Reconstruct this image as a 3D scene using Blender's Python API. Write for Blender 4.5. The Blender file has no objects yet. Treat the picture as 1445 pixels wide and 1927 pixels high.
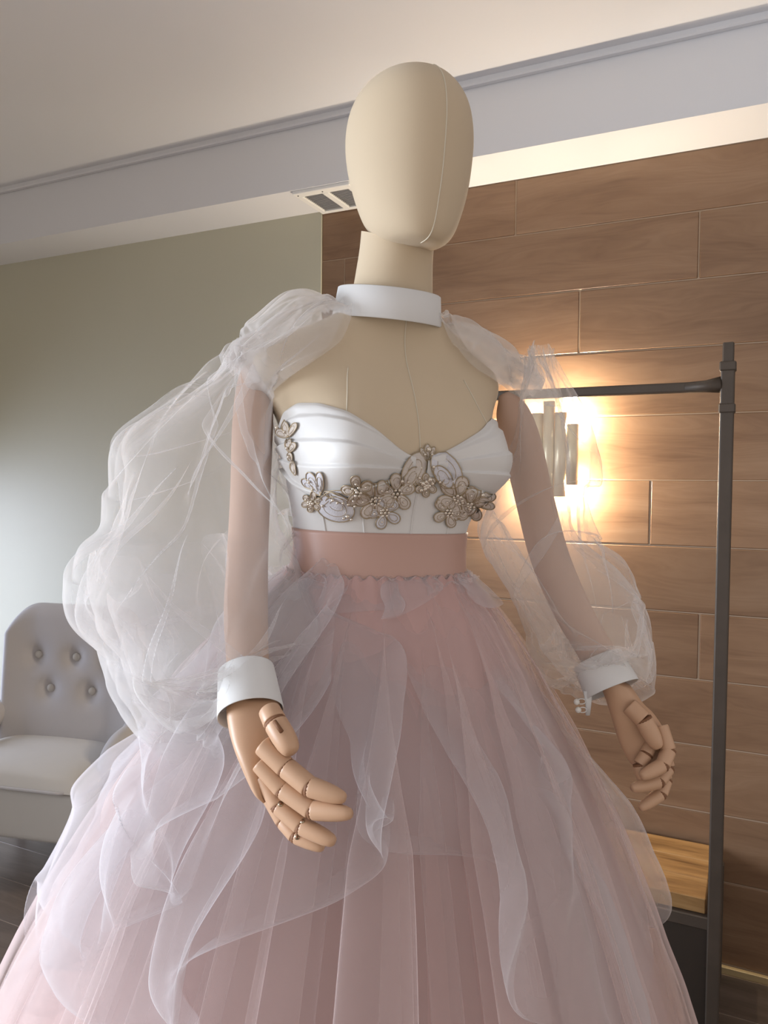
import bpy, bmesh, math, random
import numpy as np
from mathutils import Vector, Matrix, Euler
from mathutils.bvhtree import BVHTree

random.seed(7)
rng = np.random.default_rng(7)
PI = math.pi
SC = bpy.context.scene
COL = SC.collection

# ------------------------------------------------------------------ camera
IW, IH, FPX = 1445.0, 1927.0, 1450.0
CAM_H = 1.44
PITCH, ROLL = math.radians(-1.85), math.radians(0.6)
_F = Vector((0, math.cos(PITCH), math.sin(PITCH)))
_U0 = Vector((0, -math.sin(PITCH), math.cos(PITCH)))
_R0 = Vector((1, 0, 0))
_U = _U0 * math.cos(ROLL) - _R0 * math.sin(ROLL)
_R = _R0 * math.cos(ROLL) + _U0 * math.sin(ROLL)
CAM = Vector((0, 0, CAM_H))
cam_d = bpy.data.cameras.new('camera')
cam_d.sensor_fit = 'VERTICAL'
cam_d.sensor_height = 36.0
cam_d.lens = FPX / IH * 36.0
cam_d.clip_start = 0.02
cam_o = bpy.data.objects.new('camera', cam_d)
COL.objects.link(cam_o)
cam_o.matrix_world = Matrix(((_R.x, _U.x, -_F.x, CAM.x), (_R.y, _U.y, -_F.y, CAM.y),
                             (_R.z, _U.z, -_F.z, CAM.z), (0, 0, 0, 1)))
SC.camera = cam_o

# ------------------------------------------------------------------ world, window light, exposure
vs = SC.view_settings
vs.view_transform = 'Standard'
vs.look = 'None'
vs.gamma = 1.0
vs.use_curve_mapping = False
vs.exposure = 0.0
SC.cycles.transparent_max_bounces = 24
SC.cycles.max_bounces = 4
SC.cycles.diffuse_bounces = 2
SC.cycles.use_denoising = True
SC.cycles.adaptive_threshold = 0.06
world = bpy.data.worlds.new('room_ambient')
SC.world = world
world.use_nodes = True
wb = world.node_tree.nodes['Background']
wb.inputs[0].default_value = (1.0, 0.94, 0.90, 1)
wb.inputs[1].default_value = 0.70

# wall frame: s runs right along the long wall, n points from the wall into the room
WANG = math.radians(64.4)
WD = Vector((math.sin(WANG), -math.cos(WANG), 0))
WN = Vector((-math.cos(WANG), -math.sin(WANG), 0))
W0 = Vector((0.624, 2.46, 0))


def wp(s, d, z):
    """point at s along the long wall, d in front of it, height z"""
    return W0 + WD * s + WN * d + Vector((0, 0, z))


S_CORNER = -3.35
WIN_D0, WIN_D1, WIN_Z0, WIN_Z1 = 2.7, 5.7, 0.5, 2.1
wl = bpy.data.lights.new('window_daylight', 'AREA')
wl.shape = 'RECTANGLE'
wl.size = WIN_D1 - WIN_D0
wl.size_y = WIN_Z1 - WIN_Z0
wl.energy = 215
wl.spread = math.radians(125)
wl.color = (0.78, 0.88, 1.0)
wlo = bpy.data.objects.new('window_daylight', wl)
COL.objects.link(wlo)
_wz = (-WD + Vector((0, 0, 0.30))).normalized()
_wx = WN
_wy = _wz.cross(_wx)
_wc = wp(S_CORNER + 0.03, (WIN_D0 + WIN_D1) / 2, (WIN_Z0 + WIN_Z1) / 2)
wlo.matrix_world = Matrix(((_wx.x, _wy.x, _wz.x, _wc.x), (_wx.y, _wy.y, _wz.y, _wc.y),
                           (_wx.z, _wy.z, _wz.z, _wc.z), (0, 0, 0, 1)))

# unseen fill light added near the corner to cool the green wall
FILL_D0, FILL_D1, FILL_Z1 = 0.22, 1.0, 1.52
dl = bpy.data.lights.new('corner_fill', 'AREA')
dl.shape = 'RECTANGLE'
dl.size = FILL_D1 - FILL_D0
dl.size_y = FILL_Z1 - 0.1
dl.energy = 15
dl.color = (0.66, 0.76, 1.0)
dl.spread = math.radians(110)
dlo = bpy.data.objects.new('corner_fill', dl)
COL.objects.link(dlo)
_dc = wp(S_CORNER + 0.03, (FILL_D0 + FILL_D1) / 2, (FILL_Z1 + 0.1) / 2)
_dz = (-WD + WN * 0.35 + Vector((0, 0, 0.25))).normalized()
_dx = Vector((0, 0, 1)).cross(_dz).normalized()
_dy = _dz.cross(_dx)
dlo.matrix_world = Matrix(((_dx.x, _dy.x, _dz.x, _dc.x), (_dx.y, _dy.y, _dz.y, _dc.y),
                           (_dx.z, _dy.z, _dz.z, _dc.z), (0, 0, 0, 1)))


# ------------------------------------------------------------------ helpers
def ray(px, py):
    d = _F + _R * ((px - IW / 2) / FPX) + _U * ((IH / 2 - py) / FPX)
    return d


def P(px, py, Y):
    d = ray(px, py)
    return CAM + d * (Y / d.y)


def wall_hit(px, py, dist=0.0):
    d = ray(px, py)
    o = wp(0, dist, 0)
    t = (o - CAM).dot(WN) / d.dot(WN)
    q = CAM + d * t
    return (q - W0).dot(WD), q.z


def obj(name, me, mat=None, parent=None, smooth=True, **props):
    if isinstance(me, bmesh.types.BMesh):
        m = bpy.data.meshes.new(name)
        me.to_mesh(m)
        me.free()
        me = m
    o = bpy.data.objects.new(name, me)
    COL.objects.link(o)
    if mat is not None and not me.materials:
        me.materials.append(mat)
    if smooth:
        me.polygons.foreach_set('use_smooth', np.ones(len(me.polygons), dtype=bool))
    if parent is not None:
        o.parent = parent
        o.matrix_parent_inverse = parent.matrix_world.inverted()
    for k, v in props.items():
        o[k] = v
    return o


def thing(name, loc, label, category, group=None):
    o = bpy.data.objects.new(name, None)
    COL.objects.link(o)
    o.location = loc
    o.matrix_world = Matrix.Translation(loc)
    o['label'] = label
    o['category'] = category
    if group:
        o['group'] = group
    return o


def mesh_np(name, verts, quads):
    """fast mesh from numpy arrays"""
    me = bpy.data.meshes.new(name)
    verts = np.asarray(verts, dtype=np.float32).reshape(-1, 3)
    quads = np.asarray(quads, dtype=np.int32)
    n = quads.shape[1]
    me.vertices.add(len(verts))
    me.vertices.foreach_set('co', verts.ravel())
    me.loops.add(quads.size)
    me.loops.foreach_set('vertex_index', quads.ravel())
    me.polygons.add(len(quads))
    me.polygons.foreach_set('loop_start', np.arange(0, quads.size, n, dtype=np.int32))
    me.update(calc_edges=True)
    me.validate()
    return me


def grid_mesh(name, G, closed=False):
    """G[nv, nu, 3] -> mesh; closed wraps the u direction"""
    nv, nu = G.shape[:2]
    idx = np.arange(nv * nu).reshape(nv, nu)
    if closed:
        idx = np.concatenate([idx, idx[:, :1]], 1)
    q = np.stack([idx[:-1, :-1], idx[:-1, 1:], idx[1:, 1:], idx[1:, :-1]], -1).reshape(-1, 4)
    return mesh_np(name, G.reshape(-1, 3), q)


def bm_box(bm, c, size, rot=None, bevel=0.0, seg=2):
    r = bmesh.ops.create_cube(bm, size=1.0)
    vs_ = r['verts']
    bmesh.ops.scale(bm, vec=Vector(size), verts=vs_)
    if bevel > 0:
        es = list({e for v in vs_ for e in v.link_edges})
        rb = bmesh.ops.bevel(bm, geom=es, offset=bevel, segments=seg, affect='EDGES', profile=0.5)
        vs_ = list({v for f in rb['faces'] for v in f.verts} | {v for v in vs_ if v.is_valid})
    if rot is not None:
        bmesh.ops.transform(bm, matrix=rot.to_4x4(), verts=vs_)
    bmesh.ops.translate(bm, vec=Vector(c), verts=vs_)
    return vs_


WROT = Matrix((WD, -WN, Vector((0, 0, 1)))).transposed()   # columns: along wall, into wall, up


def box(name, c, size, mat, parent=None, rot=None, bevel=0.0, seg=2, smooth=False, **props):
    bm = bmesh.new()
    bm_box(bm, (0, 0, 0), size, None, bevel, seg)
    o = obj(name, bm, mat, None, smooth=smooth, **props)
    o.matrix_world = Matrix.Translation(Vector(c)) @ (rot if rot is not None else Matrix.Identity(3)).to_4x4()
    if parent is not None:
        bpy.context.view_layer.update()
        o.parent = parent
        o.matrix_parent_inverse = parent.matrix_world.inverted()
    return o


def wbox(name, s0, s1, d0, d1, z0, z1, mat, parent=None, bevel=0.0, seg=1, **props):
    c = wp((s0 + s1) / 2, (d0 + d1) / 2, (z0 + z1) / 2)
    return box(name, c, (abs(s1 - s0), abs(d1 - d0), abs(z1 - z0)), mat, parent, WROT, bevel, seg, **props)


def frames(path):
    """parallel transport frames along a list of Vectors"""
    n = len(path)
    T = [(path[min(i + 1, n - 1)] - path[max(i - 1, 0)]).normalized() for i in range(n)]
    a = Vector((0, 0, 1)) if abs(T[0].z) < 0.9 else Vector((1, 0, 0))
    N = [(a - T[0] * a.dot(T[0])).normalized()]
    for i in range(1, n):
        v = N[-1] - T[i] * N[-1].dot(T[i])
        N.append(v.normalized())
    return [(T[i], N[i], T[i].cross(N[i])) for i in range(n)]


def bm_tube(bm, path, radii, seg=12, caps=True, flat=1.0):
    path = [Vector(p) for p in path]
    if not hasattr(radii, '__len__'):
        radii = [radii] * len(path)
    fr = frames(path)
    rings = []
    for p, r, (t, n, b) in zip(path, radii, fr):
        rings.append([bm.verts.new(p + n * (r * math.cos(2 * PI * k / seg)) + b * (r * flat * math.sin(2 * PI * k / seg)))
                      for k in range(seg)])
    for A, B in zip(rings[:-1], rings[1:]):
        for k in range(seg):
            bm.faces.new((A[k], A[(k + 1) % seg], B[(k + 1) % seg], B[k]))
    if caps:
        bm.faces.new(list(reversed(rings[0])))
        bm.faces.new(rings[-1])


def tube(name, path, radii, mat, parent=None, seg=12, caps=True, flat=1.0, **props):
    bm = bmesh.new()
    bm_tube(bm, path, radii, seg, caps, flat)
    return obj(name, bm, mat, parent, **props)


def bm_loop(bm, pts, r, seg=5):
    """closed thin tube through pts"""
    pts = [Vector(p) for p in pts]
    n = len(pts)
    rings = []
    prevN = None
    for i in range(n):
        t = (pts[(i + 1) % n] - pts[i - 1]).normalized()
        a = prevN or (Vector((0, 0, 1)) if abs(t.z) < 0.9 else Vector((1, 0, 0)))
        nn = (a - t * a.dot(t)).normalized()
        prevN = nn
        b = t.cross(nn)
        rings.append([bm.verts.new(pts[i] + nn * (r * math.cos(2 * PI * k / seg)) + b * (r * math.sin(2 * PI * k / seg))) for k in range(seg)])
    for i in range(n):
        A, B = rings[i], rings[(i + 1) % n]
        for k in range(seg):
            bm.faces.new((A[k], A[(k + 1) % seg], B[(k + 1) % seg], B[k]))


def bm_sphere(bm, c, r, seg=8, scale=None):
    m = Matrix.Translation(Vector(c))
    if scale is not None:
        m = m @ scale.to_4x4()
    bmesh.ops.create_uvsphere(bm, u_segments=seg, v_segments=max(4, seg * 2 // 3), radius=r, matrix=m)


def bezier(pts, n):
    """Catmull-Rom through pts, n samples (numpy)"""
    pts = np.asarray(pts, dtype=float)
    m = len(pts)
    ext = np.concatenate([(2 * pts[0] - pts[1])[None], pts, (2 * pts[-1] - pts[-2])[None]])
    t = np.linspace(0, m - 1, n)
    i = np.clip(t.astype(int), 0, m - 2)
    f = (t - i).reshape((-1,) + (1,) * (pts.ndim - 1))
    p0, p1, p2, p3 = ext[i], ext[i + 1], ext[i + 2], ext[i + 3]
    return 0.5 * ((2 * p1) + (-p0 + p2) * f + (2 * p0 - 5 * p1 + 4 * p2 - p3) * f ** 2 + (-p0 + 3 * p1 - 3 * p2 + p3) * f ** 3)


# vectorised gradient noise
_perm = np.random.default_rng(3).permutation(256)
_perm = np.concatenate([_perm, _perm, _perm])
_grad = np.random.default_rng(4).normal(size=(256, 3))
_grad /= np.linalg.norm(_grad, axis=1)[:, None]


def noise3(p):
    p = np.asarray(p, dtype=float)
    i = np.floor(p).astype(int)
    f = p - i
    w = f * f * f * (f * (f * 6 - 15) + 10)
    i &= 255
    out = 0
    for dx in (0, 1):
        for dy in (0, 1):
            for dz in (0, 1):
                h = _perm[_perm[_perm[(i[..., 0] + dx) & 255] + ((i[..., 1] + dy) & 255)] + ((i[..., 2] + dz) & 255)]
                g = _grad[h]
                d = f - np.array([dx, dy, dz])
                ww = (w[..., 0] if dx else 1 - w[..., 0]) * (w[..., 1] if dy else 1 - w[..., 1]) * (w[..., 2] if dz else 1 - w[..., 2])
                out = out + ww * (g * d).sum(-1)
    return out * 1.6


def tri(x):
    """triangle wave -1..1 with sharp creases"""
    return 2 * np.abs(2 * (x - np.floor(x + 0.5))) - 1


def crumple(p, scale, seed):
    """crease field: sharp ridges of warped triangle waves in a few directions"""
    r = np.random.default_rng(seed)
    out = 0
    for k in range(3):
        d = r.normal(size=3)
        d /= np.linalg.norm(d)
        sc = scale * (0.7 + 0.5 * k)
        w = noise3(p * sc * 0.55 + r.uniform(0, 40, 3)) * 0.9
        m = np.clip(noise3(p * sc * 0.45 + r.uniform(0, 40, 3)) * 1.6 + 0.35, 0, 1)
        out = out + tri((p @ d) * sc * 0.8 + w) * m / (1 + 0.6 * k)
    return out / 1.9


def zfolds(G, base, seed, count, A=(0.012, 0.028), ext=(0.06, 0.14), dirs=None, skew=0.35, wk=0.36):
    """pinch a sheet of cloth into crisp z-folds: three plies overlap along random lines"""
    r = np.random.default_rng(seed)
    shp = G.shape
    G = G.reshape(-1, 3).copy()
    base = base.reshape(-1, 3)
    for _ in range(count):
        c = base[r.integers(len(base))]
        if dirs is not None:
            d = np.array(dirs[r.integers(len(dirs))], float) + r.normal(size=3) * skew
        else:
            d = r.normal(size=3)
        d /= np.linalg.norm(d)
        a, L, o1 = r.uniform(*A), r.uniform(*ext), r.uniform(0, 30, 3)
        near = np.nonzero(np.abs(base - c).max(1) < 3.2 * L)[0]
        p = base[near]
        q = p - c
        s = q @ d + 0.02 * noise3(p * 6 + o1)
        rad2 = np.maximum((q ** 2).sum(-1) - s ** 2, 0)
        m = np.exp(-rad2 / (2 * L * L)) * np.exp(-np.abs(s) / (L * 0.8))
        k = 0.5 * np.tanh(2.2 * s / (a * wk))
        G[near] += (-(a * m * k))[:, None] * d
    return G.reshape(shp)


# ------------------------------------------------------------------ materials
def new_mat(name):
    m = bpy.data.materials.new(name)
    m.use_nodes = True
    nt = m.node_tree
    return m, nt, nt.nodes, nt.links, nt.nodes['Principled BSDF']


def simple(name, col, rough=0.6, metal=0.0, bump=0.0, bscale=200.0, var=0.0, vscale=6.0, sheen=0.0, spec=None, coat=0.0):
    m, nt, N, L, b = new_mat(name)
    b.inputs['Base Color'].default_value = (*col, 1)
    b.inputs['Roughness'].default_value = rough
    b.inputs['Metallic'].default_value = metal
    if sheen:
        b.inputs['Sheen Weight'].default_value = sheen
    if spec is not None:
        b.inputs['Specular IOR Level'].default_value = spec
    if coat:
        b.inputs['Coat Weight'].default_value = coat
    tc = N.new('ShaderNodeTexCoord')
    if var:
        nz = N.new('ShaderNodeTexNoise')
        nz.inputs['Scale'].default_value = vscale
        nz.inputs['Detail'].default_value = 4
        L.new(tc.outputs['Object'], nz.inputs['Vector'])
        mx = N.new('ShaderNodeMix')
        mx.data_type = 'RGBA'
        mx.inputs[6].default_value = (*[c * (1 - var) for c in col], 1)
        mx.inputs[7].default_value = (*[min(1, c * (1 + var)) for c in col], 1)
        L.new(nz.outputs['Fac'], mx.inputs[0])
        L.new(mx.outputs[2], b.inputs['Base Color'])
    if bump:
        nb = N.new('ShaderNodeTexNoise')
        nb.inputs['Scale'].default_value = bscale
        nb.inputs['Detail'].default_value = 3
        L.new(tc.outputs['Object'], nb.inputs['Vector'])
        bp = N.new('ShaderNodeBump')
        bp.inputs['Strength'].default_value = bump
        bp.inputs['Distance'].default_value = 0.002
        L.new(nb.outputs['Fac'], bp.inputs['Height'])
        L.new(bp.outputs['Normal'], b.inputs['Normal'])
    return m


def tulle_mat(name, col, a, transl=0.5, var=0.25):
    """fine net: threads cover more of the view at grazing angles"""
    m, nt, N, L, b = new_mat(name)
    N.remove(b)
    out = N['Material Output']
    lw = N.new('ShaderNodeLayerWeight')
    lw.inputs['Blend'].default_value = 0.5

    def math_(op, x=None, y=None):
        nd = N.new('ShaderNodeMath')
        nd.operation = op
        for i, v in enumerate((x, y)):
            if v is None:
                continue
            if isinstance(v, (int, float)):
                nd.inputs[i].default_value = v
            else:
                L.new(v, nd.inputs[i])
        return nd.outputs[0]
    cosv = math_('MAXIMUM', math_('SUBTRACT', 1.0, lw.outputs['Facing']), 0.22)
    inv = math_('DIVIDE', 1.0, cosv)
    trans = math_('POWER', 1.0 - a, inv)
    alpha = math_('SUBTRACT', 1.0, trans)
    df = N.new('ShaderNodeBsdfDiffuse')
    df.inputs['Color'].default_value = (*col, 1)
    tl = N.new('ShaderNodeBsdfTranslucent')
    tl.inputs['Color'].default_value = (*col, 1)
    mx = N.new('ShaderNodeMixShader')
    mx.inputs[0].default_value = transl
    L.new(df.outputs[0], mx.inputs[1])
    L.new(tl.outputs[0], mx.inputs[2])
    tr = N.new('ShaderNodeBsdfTransparent')
    m2 = N.new('ShaderNodeMixShader')
    L.new(alpha, m2.inputs[0])
    L.new(tr.outputs[0], m2.inputs[1])
    L.new(mx.outputs[0], m2.inputs[2])
    L.new(m2.outputs[0], out.inputs['Surface'])
    return m


def wood_mat(name, cA, cB, cC, scale=(1.1, 1, 6.5), rough=0.45, knots=True, rot=(0, 0, 0), bump=0.12):
    """wood grain running along local X, different on each piece"""
    m, nt, N, L, b = new_mat(name)
    tc = N.new('ShaderNodeTexCoord')
    oi = N.new('ShaderNodeObjectInfo')
    mp = N.new('ShaderNodeMapping')
    mp.inputs['Scale'].default_value = scale
    mp.inputs['Rotation'].default_value = rot
    L.new(tc.outputs['Object'], mp.inputs['Vector'])
    off = N.new('ShaderNodeVectorMath')
    off.operation = 'MULTIPLY_ADD'
    cmb = N.new('ShaderNodeCombineXYZ')
    for i in range(3):
        L.new(oi.outputs['Random'], cmb.inputs[i])
    off.inputs[1].default_value = (37, 23, 51)
    L.new(cmb.outputs[0], off.inputs[0])
    L.new(mp.outputs[0], off.inputs[2])
    warp = N.new('ShaderNodeTexNoise')
    warp.inputs['Scale'].default_value = 1.3
    warp.inputs['Detail'].default_value = 2
    L.new(off.outputs[0], warp.inputs['Vector'])
    wadd = N.new('ShaderNodeVectorMath')
    wadd.operation = 'MULTIPLY_ADD'
    wadd.inputs[1].default_value = (0.5, 0.5, 1.6)
    L.new(warp.outputs['Color'], wadd.inputs[0])
    L.new(off.outputs[0], wadd.inputs[2])
    n1 = N.new('ShaderNodeTexNoise')
    n1.inputs['Scale'].default_value = 2.0
    n1.inputs['Detail'].default_value = 4
    n1.inputs['Roughness'].default_value = 0.6
    L.new(wadd.outputs[0], n1.inputs['Vector'])
    # fine streaks
    mp2 = N.new('ShaderNodeVectorMath')
    mp2.operation = 'MULTIPLY'
    mp2.inputs[1].default_value = (2.2, 4, 7)
    L.new(wadd.outputs[0], mp2.inputs[0])
    n2 = N.new('ShaderNodeTexNoise')
    n2.inputs['Scale'].default_value = 3.0
    n2.inputs['Detail'].default_value = 2
    L.new(mp2.outputs[0], n2.inputs['Vector'])
    cr = N.new('ShaderNodeValToRGB')
    cr.color_ramp.elements[0].position = 0.28
    cr.color_ramp.elements[0].color = (*cA, 1)
    cr.color_ramp.elements[1].position = 0.72
    cr.color_ramp.elements[1].color = (*cC, 1)
    e = cr.color_ramp.elements.new(0.5)
    e.color = (*cB, 1)
    mixf = N.new('ShaderNodeMath')
    mixf.operation = 'MULTIPLY_ADD'
    mixf.inputs[1].default_value = 0.24
    L.new(n2.outputs['Fac'], mixf.inputs[0])
    sc_ = N.new('ShaderNodeMath')
    sc_.operation = 'MULTIPLY'
    sc_.inputs[1].default_value = 0.76
    L.new(n1.outputs['Fac'], sc_.inputs[0])
    L.new(sc_.outputs[0], mixf.inputs[2])
    L.new(mixf.outputs[0], cr.inputs['Fac'])
    colr = cr.outputs['Color']
    # piece-to-piece tone
    hv = N.new('ShaderNodeHueSaturation')
    mr = N.new('ShaderNodeMapRange')
    mr.inputs[3].default_value = 0.88
    mr.inputs[4].default_value = 1.10
    L.new(oi.outputs['Random'], mr.inputs[0])
    L.new(mr.outputs[0], hv.inputs['Value'])
    L.new(colr, hv.inputs['Color'])
    L.new(hv.outputs[0], b.inputs['Base Color'])
    b.inputs['Roughness'].default_value = rough
    bp = N.new('ShaderNodeBump')
    bp.inputs['Strength'].default_value = bump
    bp.inputs['Distance'].default_value = 0.002
    L.new(mixf.outputs[0], bp.inputs['Height'])
    L.new(bp.outputs['Normal'], b.inputs['Normal'])
    return m


def emit_mat(name, col, strength):
    m, nt, N, L, b = new_mat(name)
    b.inputs['Base Color'].default_value = (*col, 1)
    b.inputs['Emission Color'].default_value = (*col, 1)
    b.inputs['Emission Strength'].default_value = strength
    return m


M_CEIL = simple('ceiling_paint', (0.735, 0.73, 0.75), 0.9)
M_GREEN = simple('green_wall_paint', (0.54, 0.515, 0.40), 0.55, var=0.03, vscale=2.5)
M_GROUT = simple('grout', (0.40, 0.29, 0.20), 0.85)
M_TILE = wood_mat('wood_look_tile', (0.175, 0.096, 0.053), (0.245, 0.143, 0.082), (0.305, 0.190, 0.115), rough=0.36)
M_SHELF = wood_mat('honey_shelf_wood', (0.13, 0.062, 0.02), (0.30, 0.165, 0.062), (0.46, 0.28, 0.12), scale=(1.0, 7, 7), rough=0.45)
M_FLOOR = wood_mat('brown_floor_wood', (0.105, 0.075, 0.055), (0.155, 0.115, 0.088), (0.205, 0.16, 0.125), scale=(0.8, 6, 6), rough=0.4)
M_WHITE = simple('white_paint', (0.80, 0.79, 0.77), 0.6)
M_GRILLE = simple('vent_mesh_grey', (0.20, 0.195, 0.20), 0.7)
M_RACK = simple('dark_bronze_metal', (0.085, 0.065, 0.050), 0.5, 0.3, bump=0.2, bscale=90, var=0.2, vscale=14)
M_BRASS = simple('pale_brass', (0.85, 0.74, 0.52), 0.34, 0.45)
M_BRASS_D = simple('brushed_brass_plate', (0.60, 0.46, 0.26), 0.4, 0.9)
M_STRIP = simple('brass_strip', (0.62, 0.47, 0.25), 0.4, 0.4)
M_BULB = emit_mat('lamp_bulb', (1.0, 0.72, 0.38), 30.0)
M_LINEN = simple('mannequin_linen', (0.66, 0.525, 0.365), 0.85, var=0.05, vscale=5, sheen=0.1)
M_SEAM = simple('seam_thread', (0.76, 0.68, 0.54), 0.9)
M_ARM = simple('arm_foam', (0.60, 0.40, 0.30), 0.8, var=0.03)
M_HAND = simple('hand_wood', (0.63, 0.385, 0.24), 0.42, var=0.05, vscale=18)
M_JOINT = simple('hand_joint_gap', (0.23, 0.10, 0.045), 0.7)
M_PIN = simple('steel_pin', (0.45, 0.36, 0.25), 0.3, 0.9)
M_SATIN = simple('white_satin', (0.77, 0.745, 0.72), 0.42, sheen=0.2, spec=0.35)
M_CUFF = simple('white_cotton', (0.80, 0.785, 0.77), 0.8)
M_SASH = simple('dusty_rose_satin', (0.58, 0.36, 0.295), 0.38, spec=0.45)
M_WIRE = simple('silver_gilt_cord', (0.46, 0.36, 0.235), 0.38, 0.5)
M_PETAL = simple('lace_petal', (0.74, 0.655, 0.59), 0.7, bump=0.5, bscale=900, var=0.12, vscale=60)
M_PETALW = simple('white_lace_petal', (0.74, 0.72, 0.76), 0.7, bump=0.5, bscale=900, var=0.08, vscale=60)
M_BEAD = simple('crystal_bead', (0.78, 0.70, 0.60), 0.12, 0.7)
M_PEARL = simple('pearl_button', (0.82, 0.78, 0.72), 0.2, 0.0, coat=0.6)
M_CHAIR = simple('grey_linen_upholstery', (0.46, 0.43, 0.42), 0.9, sheen=0.2, var=0.04)
M_CHAIRSEAT = simple('beige_linen_upholstery', (0.52, 0.485, 0.44), 0.9, sheen=0.2, var=0.04)
M_LEG = simple('dark_leg_wood', (0.045, 0.04, 0.045), 0.5)
M_LINING = simple('rose_lining', (0.58, 0.365, 0.335), 0.75, var=0.05, vscale=4)
M_T_SLEEVE = tulle_mat('blush_white_tulle', (0.93, 0.90, 0.89), 0.125)
M_T_YOKE = tulle_mat('yoke_tulle', (0.92, 0.88, 0.86), 0.26)
M_T_SKIRT = tulle_mat('lilac_pink_tulle', (0.93, 0.79, 0.77), 0.175)
M_T_OVER = tulle_mat('pale_over_tulle', (0.92, 0.88, 0.90), 0.18)

# ------------------------------------------------------------------ the setting
Z_SOF, Z_CEIL, SOF_D = 2.451, 2.676, 0.22
S_WOOD, _ = wall_hit(605.5, 480)
S_END = 2.6
ROOM_D = 7.2
STR = dict(kind='structure')

wall_c = wbox('wall_back', S_CORNER, S_END, -0.16, -0.0032, 0, Z_CEIL, M_GROUT, **STR)
wbox('wall_green', S_CORNER, S_WOOD, -0.004, 0.004, 0, Z_CEIL, M_GREEN, **STR)
floor_o = box('floor', wp((S_CORNER + S_END) / 2, ROOM_D / 2, -0.05), (S_END - S_CORNER + 0.4, ROOM_D + 0.4, 0.1), M_GROUT, rot=WROT, **STR)
wbox('ceiling', S_CORNER - 0.2, S_END, -0.2, ROOM_D, Z_CEIL, Z_CEIL + 0.12, M_CEIL, **STR)
sof = wbox('trim_1', S_CORNER, S_END, 0, SOF_D, Z_SOF, Z_CEIL + 0.01, M_CEIL, **STR)
sof['label'] = 'boxed white soffit running along the top of the wall'
wbox('trim_2', S_CORNER, S_END, SOF_D - 0.001, SOF_D + 0.022, Z_CEIL - 0.018, Z_CEIL + 0.005, M_CEIL, bevel=0.004, **STR)
wbox('baseboard_back', S_WOOD, S_END, 0.002, 0.016, 0.0, 0.022, M_STRIP, bevel=0.002, **STR)
wbox('baseboard_green', S_CORNER, S_WOOD, 0.002, 0.018, 0.0, 0.08, M_WHITE, bevel=0.003, **STR)

# wood-look tiles, each a piece of the wall
TL, TH, GAP = 1.2, 0.2, 0.0035
z_rows = [Z_SOF, 2.27]
while z_rows[-1] > 0.1:
    z_rows.append(z_rows[-1] - TH)
z_rows[-1] = 0.022
joint_px = {0: (970, 390), 1: (1315, 470), 2: (1090, 600), 3: (985, 710), 4: (1490, 830), 6: (1475, 1080), 8: (990, 1340), 9: (1480, 1480), 10: (1010, 1650), 5: (1223, 950), 7: (1315, 1205)}
for i in range(len(z_rows) - 1):
    zt, zb = z_rows[i], z_rows[i + 1]
    if zt - zb < 0.02:
        continue
    s0 = wall_hit(*joint_px[i])[0] if i in joint_px else (0.31 + 0.43 * i) % TL - 0.3
    k0 = int(math.floor((S_WOOD - s0) / TL))
    s = s0 + k0 * TL
    while s < S_END:
        a, b = max(s, S_WOOD), min(s + TL, S_END)
        if b - a > 0.02:
            c = wp((a + b) / 2, -0.0085, (zt + zb) / 2)
            bm = bmesh.new()
            bm_box(bm, (0, 0, 0), (b - a - GAP, 0.016, zt - zb - GAP), bevel=0.0025, seg=1)
            o = obj('plank', bm, M_TILE, None, smooth=False)
            o.matrix_world = Matrix.Translation(c) @ WROT.to_4x4()
            o.parent = wall_c
            o.matrix_parent_inverse = wall_c.matrix_world.inverted()
        s += TL

# floor boards in the visible stretch
fw = 0.19
nrow = int((ROOM_D - 0.02) / fw)
for r in range(nrow):
    d0 = 0.018 + r * fw
    if d0 > 3.2:
        break
    off = (r * 0.47) % 1.25
    s = S_CORNER - off
    while s < S_END:
        a, b = max(s, S_CORNER + 0.01), min(s + 1.25, S_END)
        if b - a > 0.03:
            bm = bmesh.new()
            bm_box(bm, (0, 0, 0), (b - a - 0.002, fw - 0.002, 0.012), bevel=0.001, seg=1)
            o = obj('floor_board', bm, M_FLOOR, None, smooth=False)
            o.matrix_world = Matrix.Translation(wp((a + b) / 2, d0 + fw / 2, -0.006 + 0.001)) @ WROT.to_4x4()
            o.parent = floor_o
            o.matrix_parent_inverse = floor_o.matrix_world.inverted()
        s += 1.25

# side wall with the window that lights the room (left of the picture)
wside = thing('wall_left', wp(S_CORNER, 0, 0), 'pale side wall with the daylight window', 'wall')
del wside['category']
wside['kind'] = 'structure'
for nm, d0, d1, z0, z1 in (('wall_panel', -0.15, FILL_D0, 0, Z_CEIL), ('wall_panel', FILL_D0, FILL_D1, FILL_Z1, Z_CEIL), ('wall_panel', FILL_D1, WIN_D0, 0, Z_CEIL), ('wall_panel', WIN_D1, ROOM_D, 0, Z_CEIL),
                           ('wall_panel', WIN_D0, WIN_D1, 0, WIN_Z0), ('wall_panel', WIN_D0, WIN_D1, WIN_Z1, Z_CEIL)):
    wbox(nm, S_CORNER - 0.15, S_CORNER, d0, d1, z0, z1, M_GREEN, wside)
win = thing('window_1', wp(S_CORNER, (WIN_D0 + WIN_D1) / 2, WIN_Z0), 'white framed daylight window in the side wall', 'window')
del win['category']
win['kind'] = 'structure'
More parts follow.
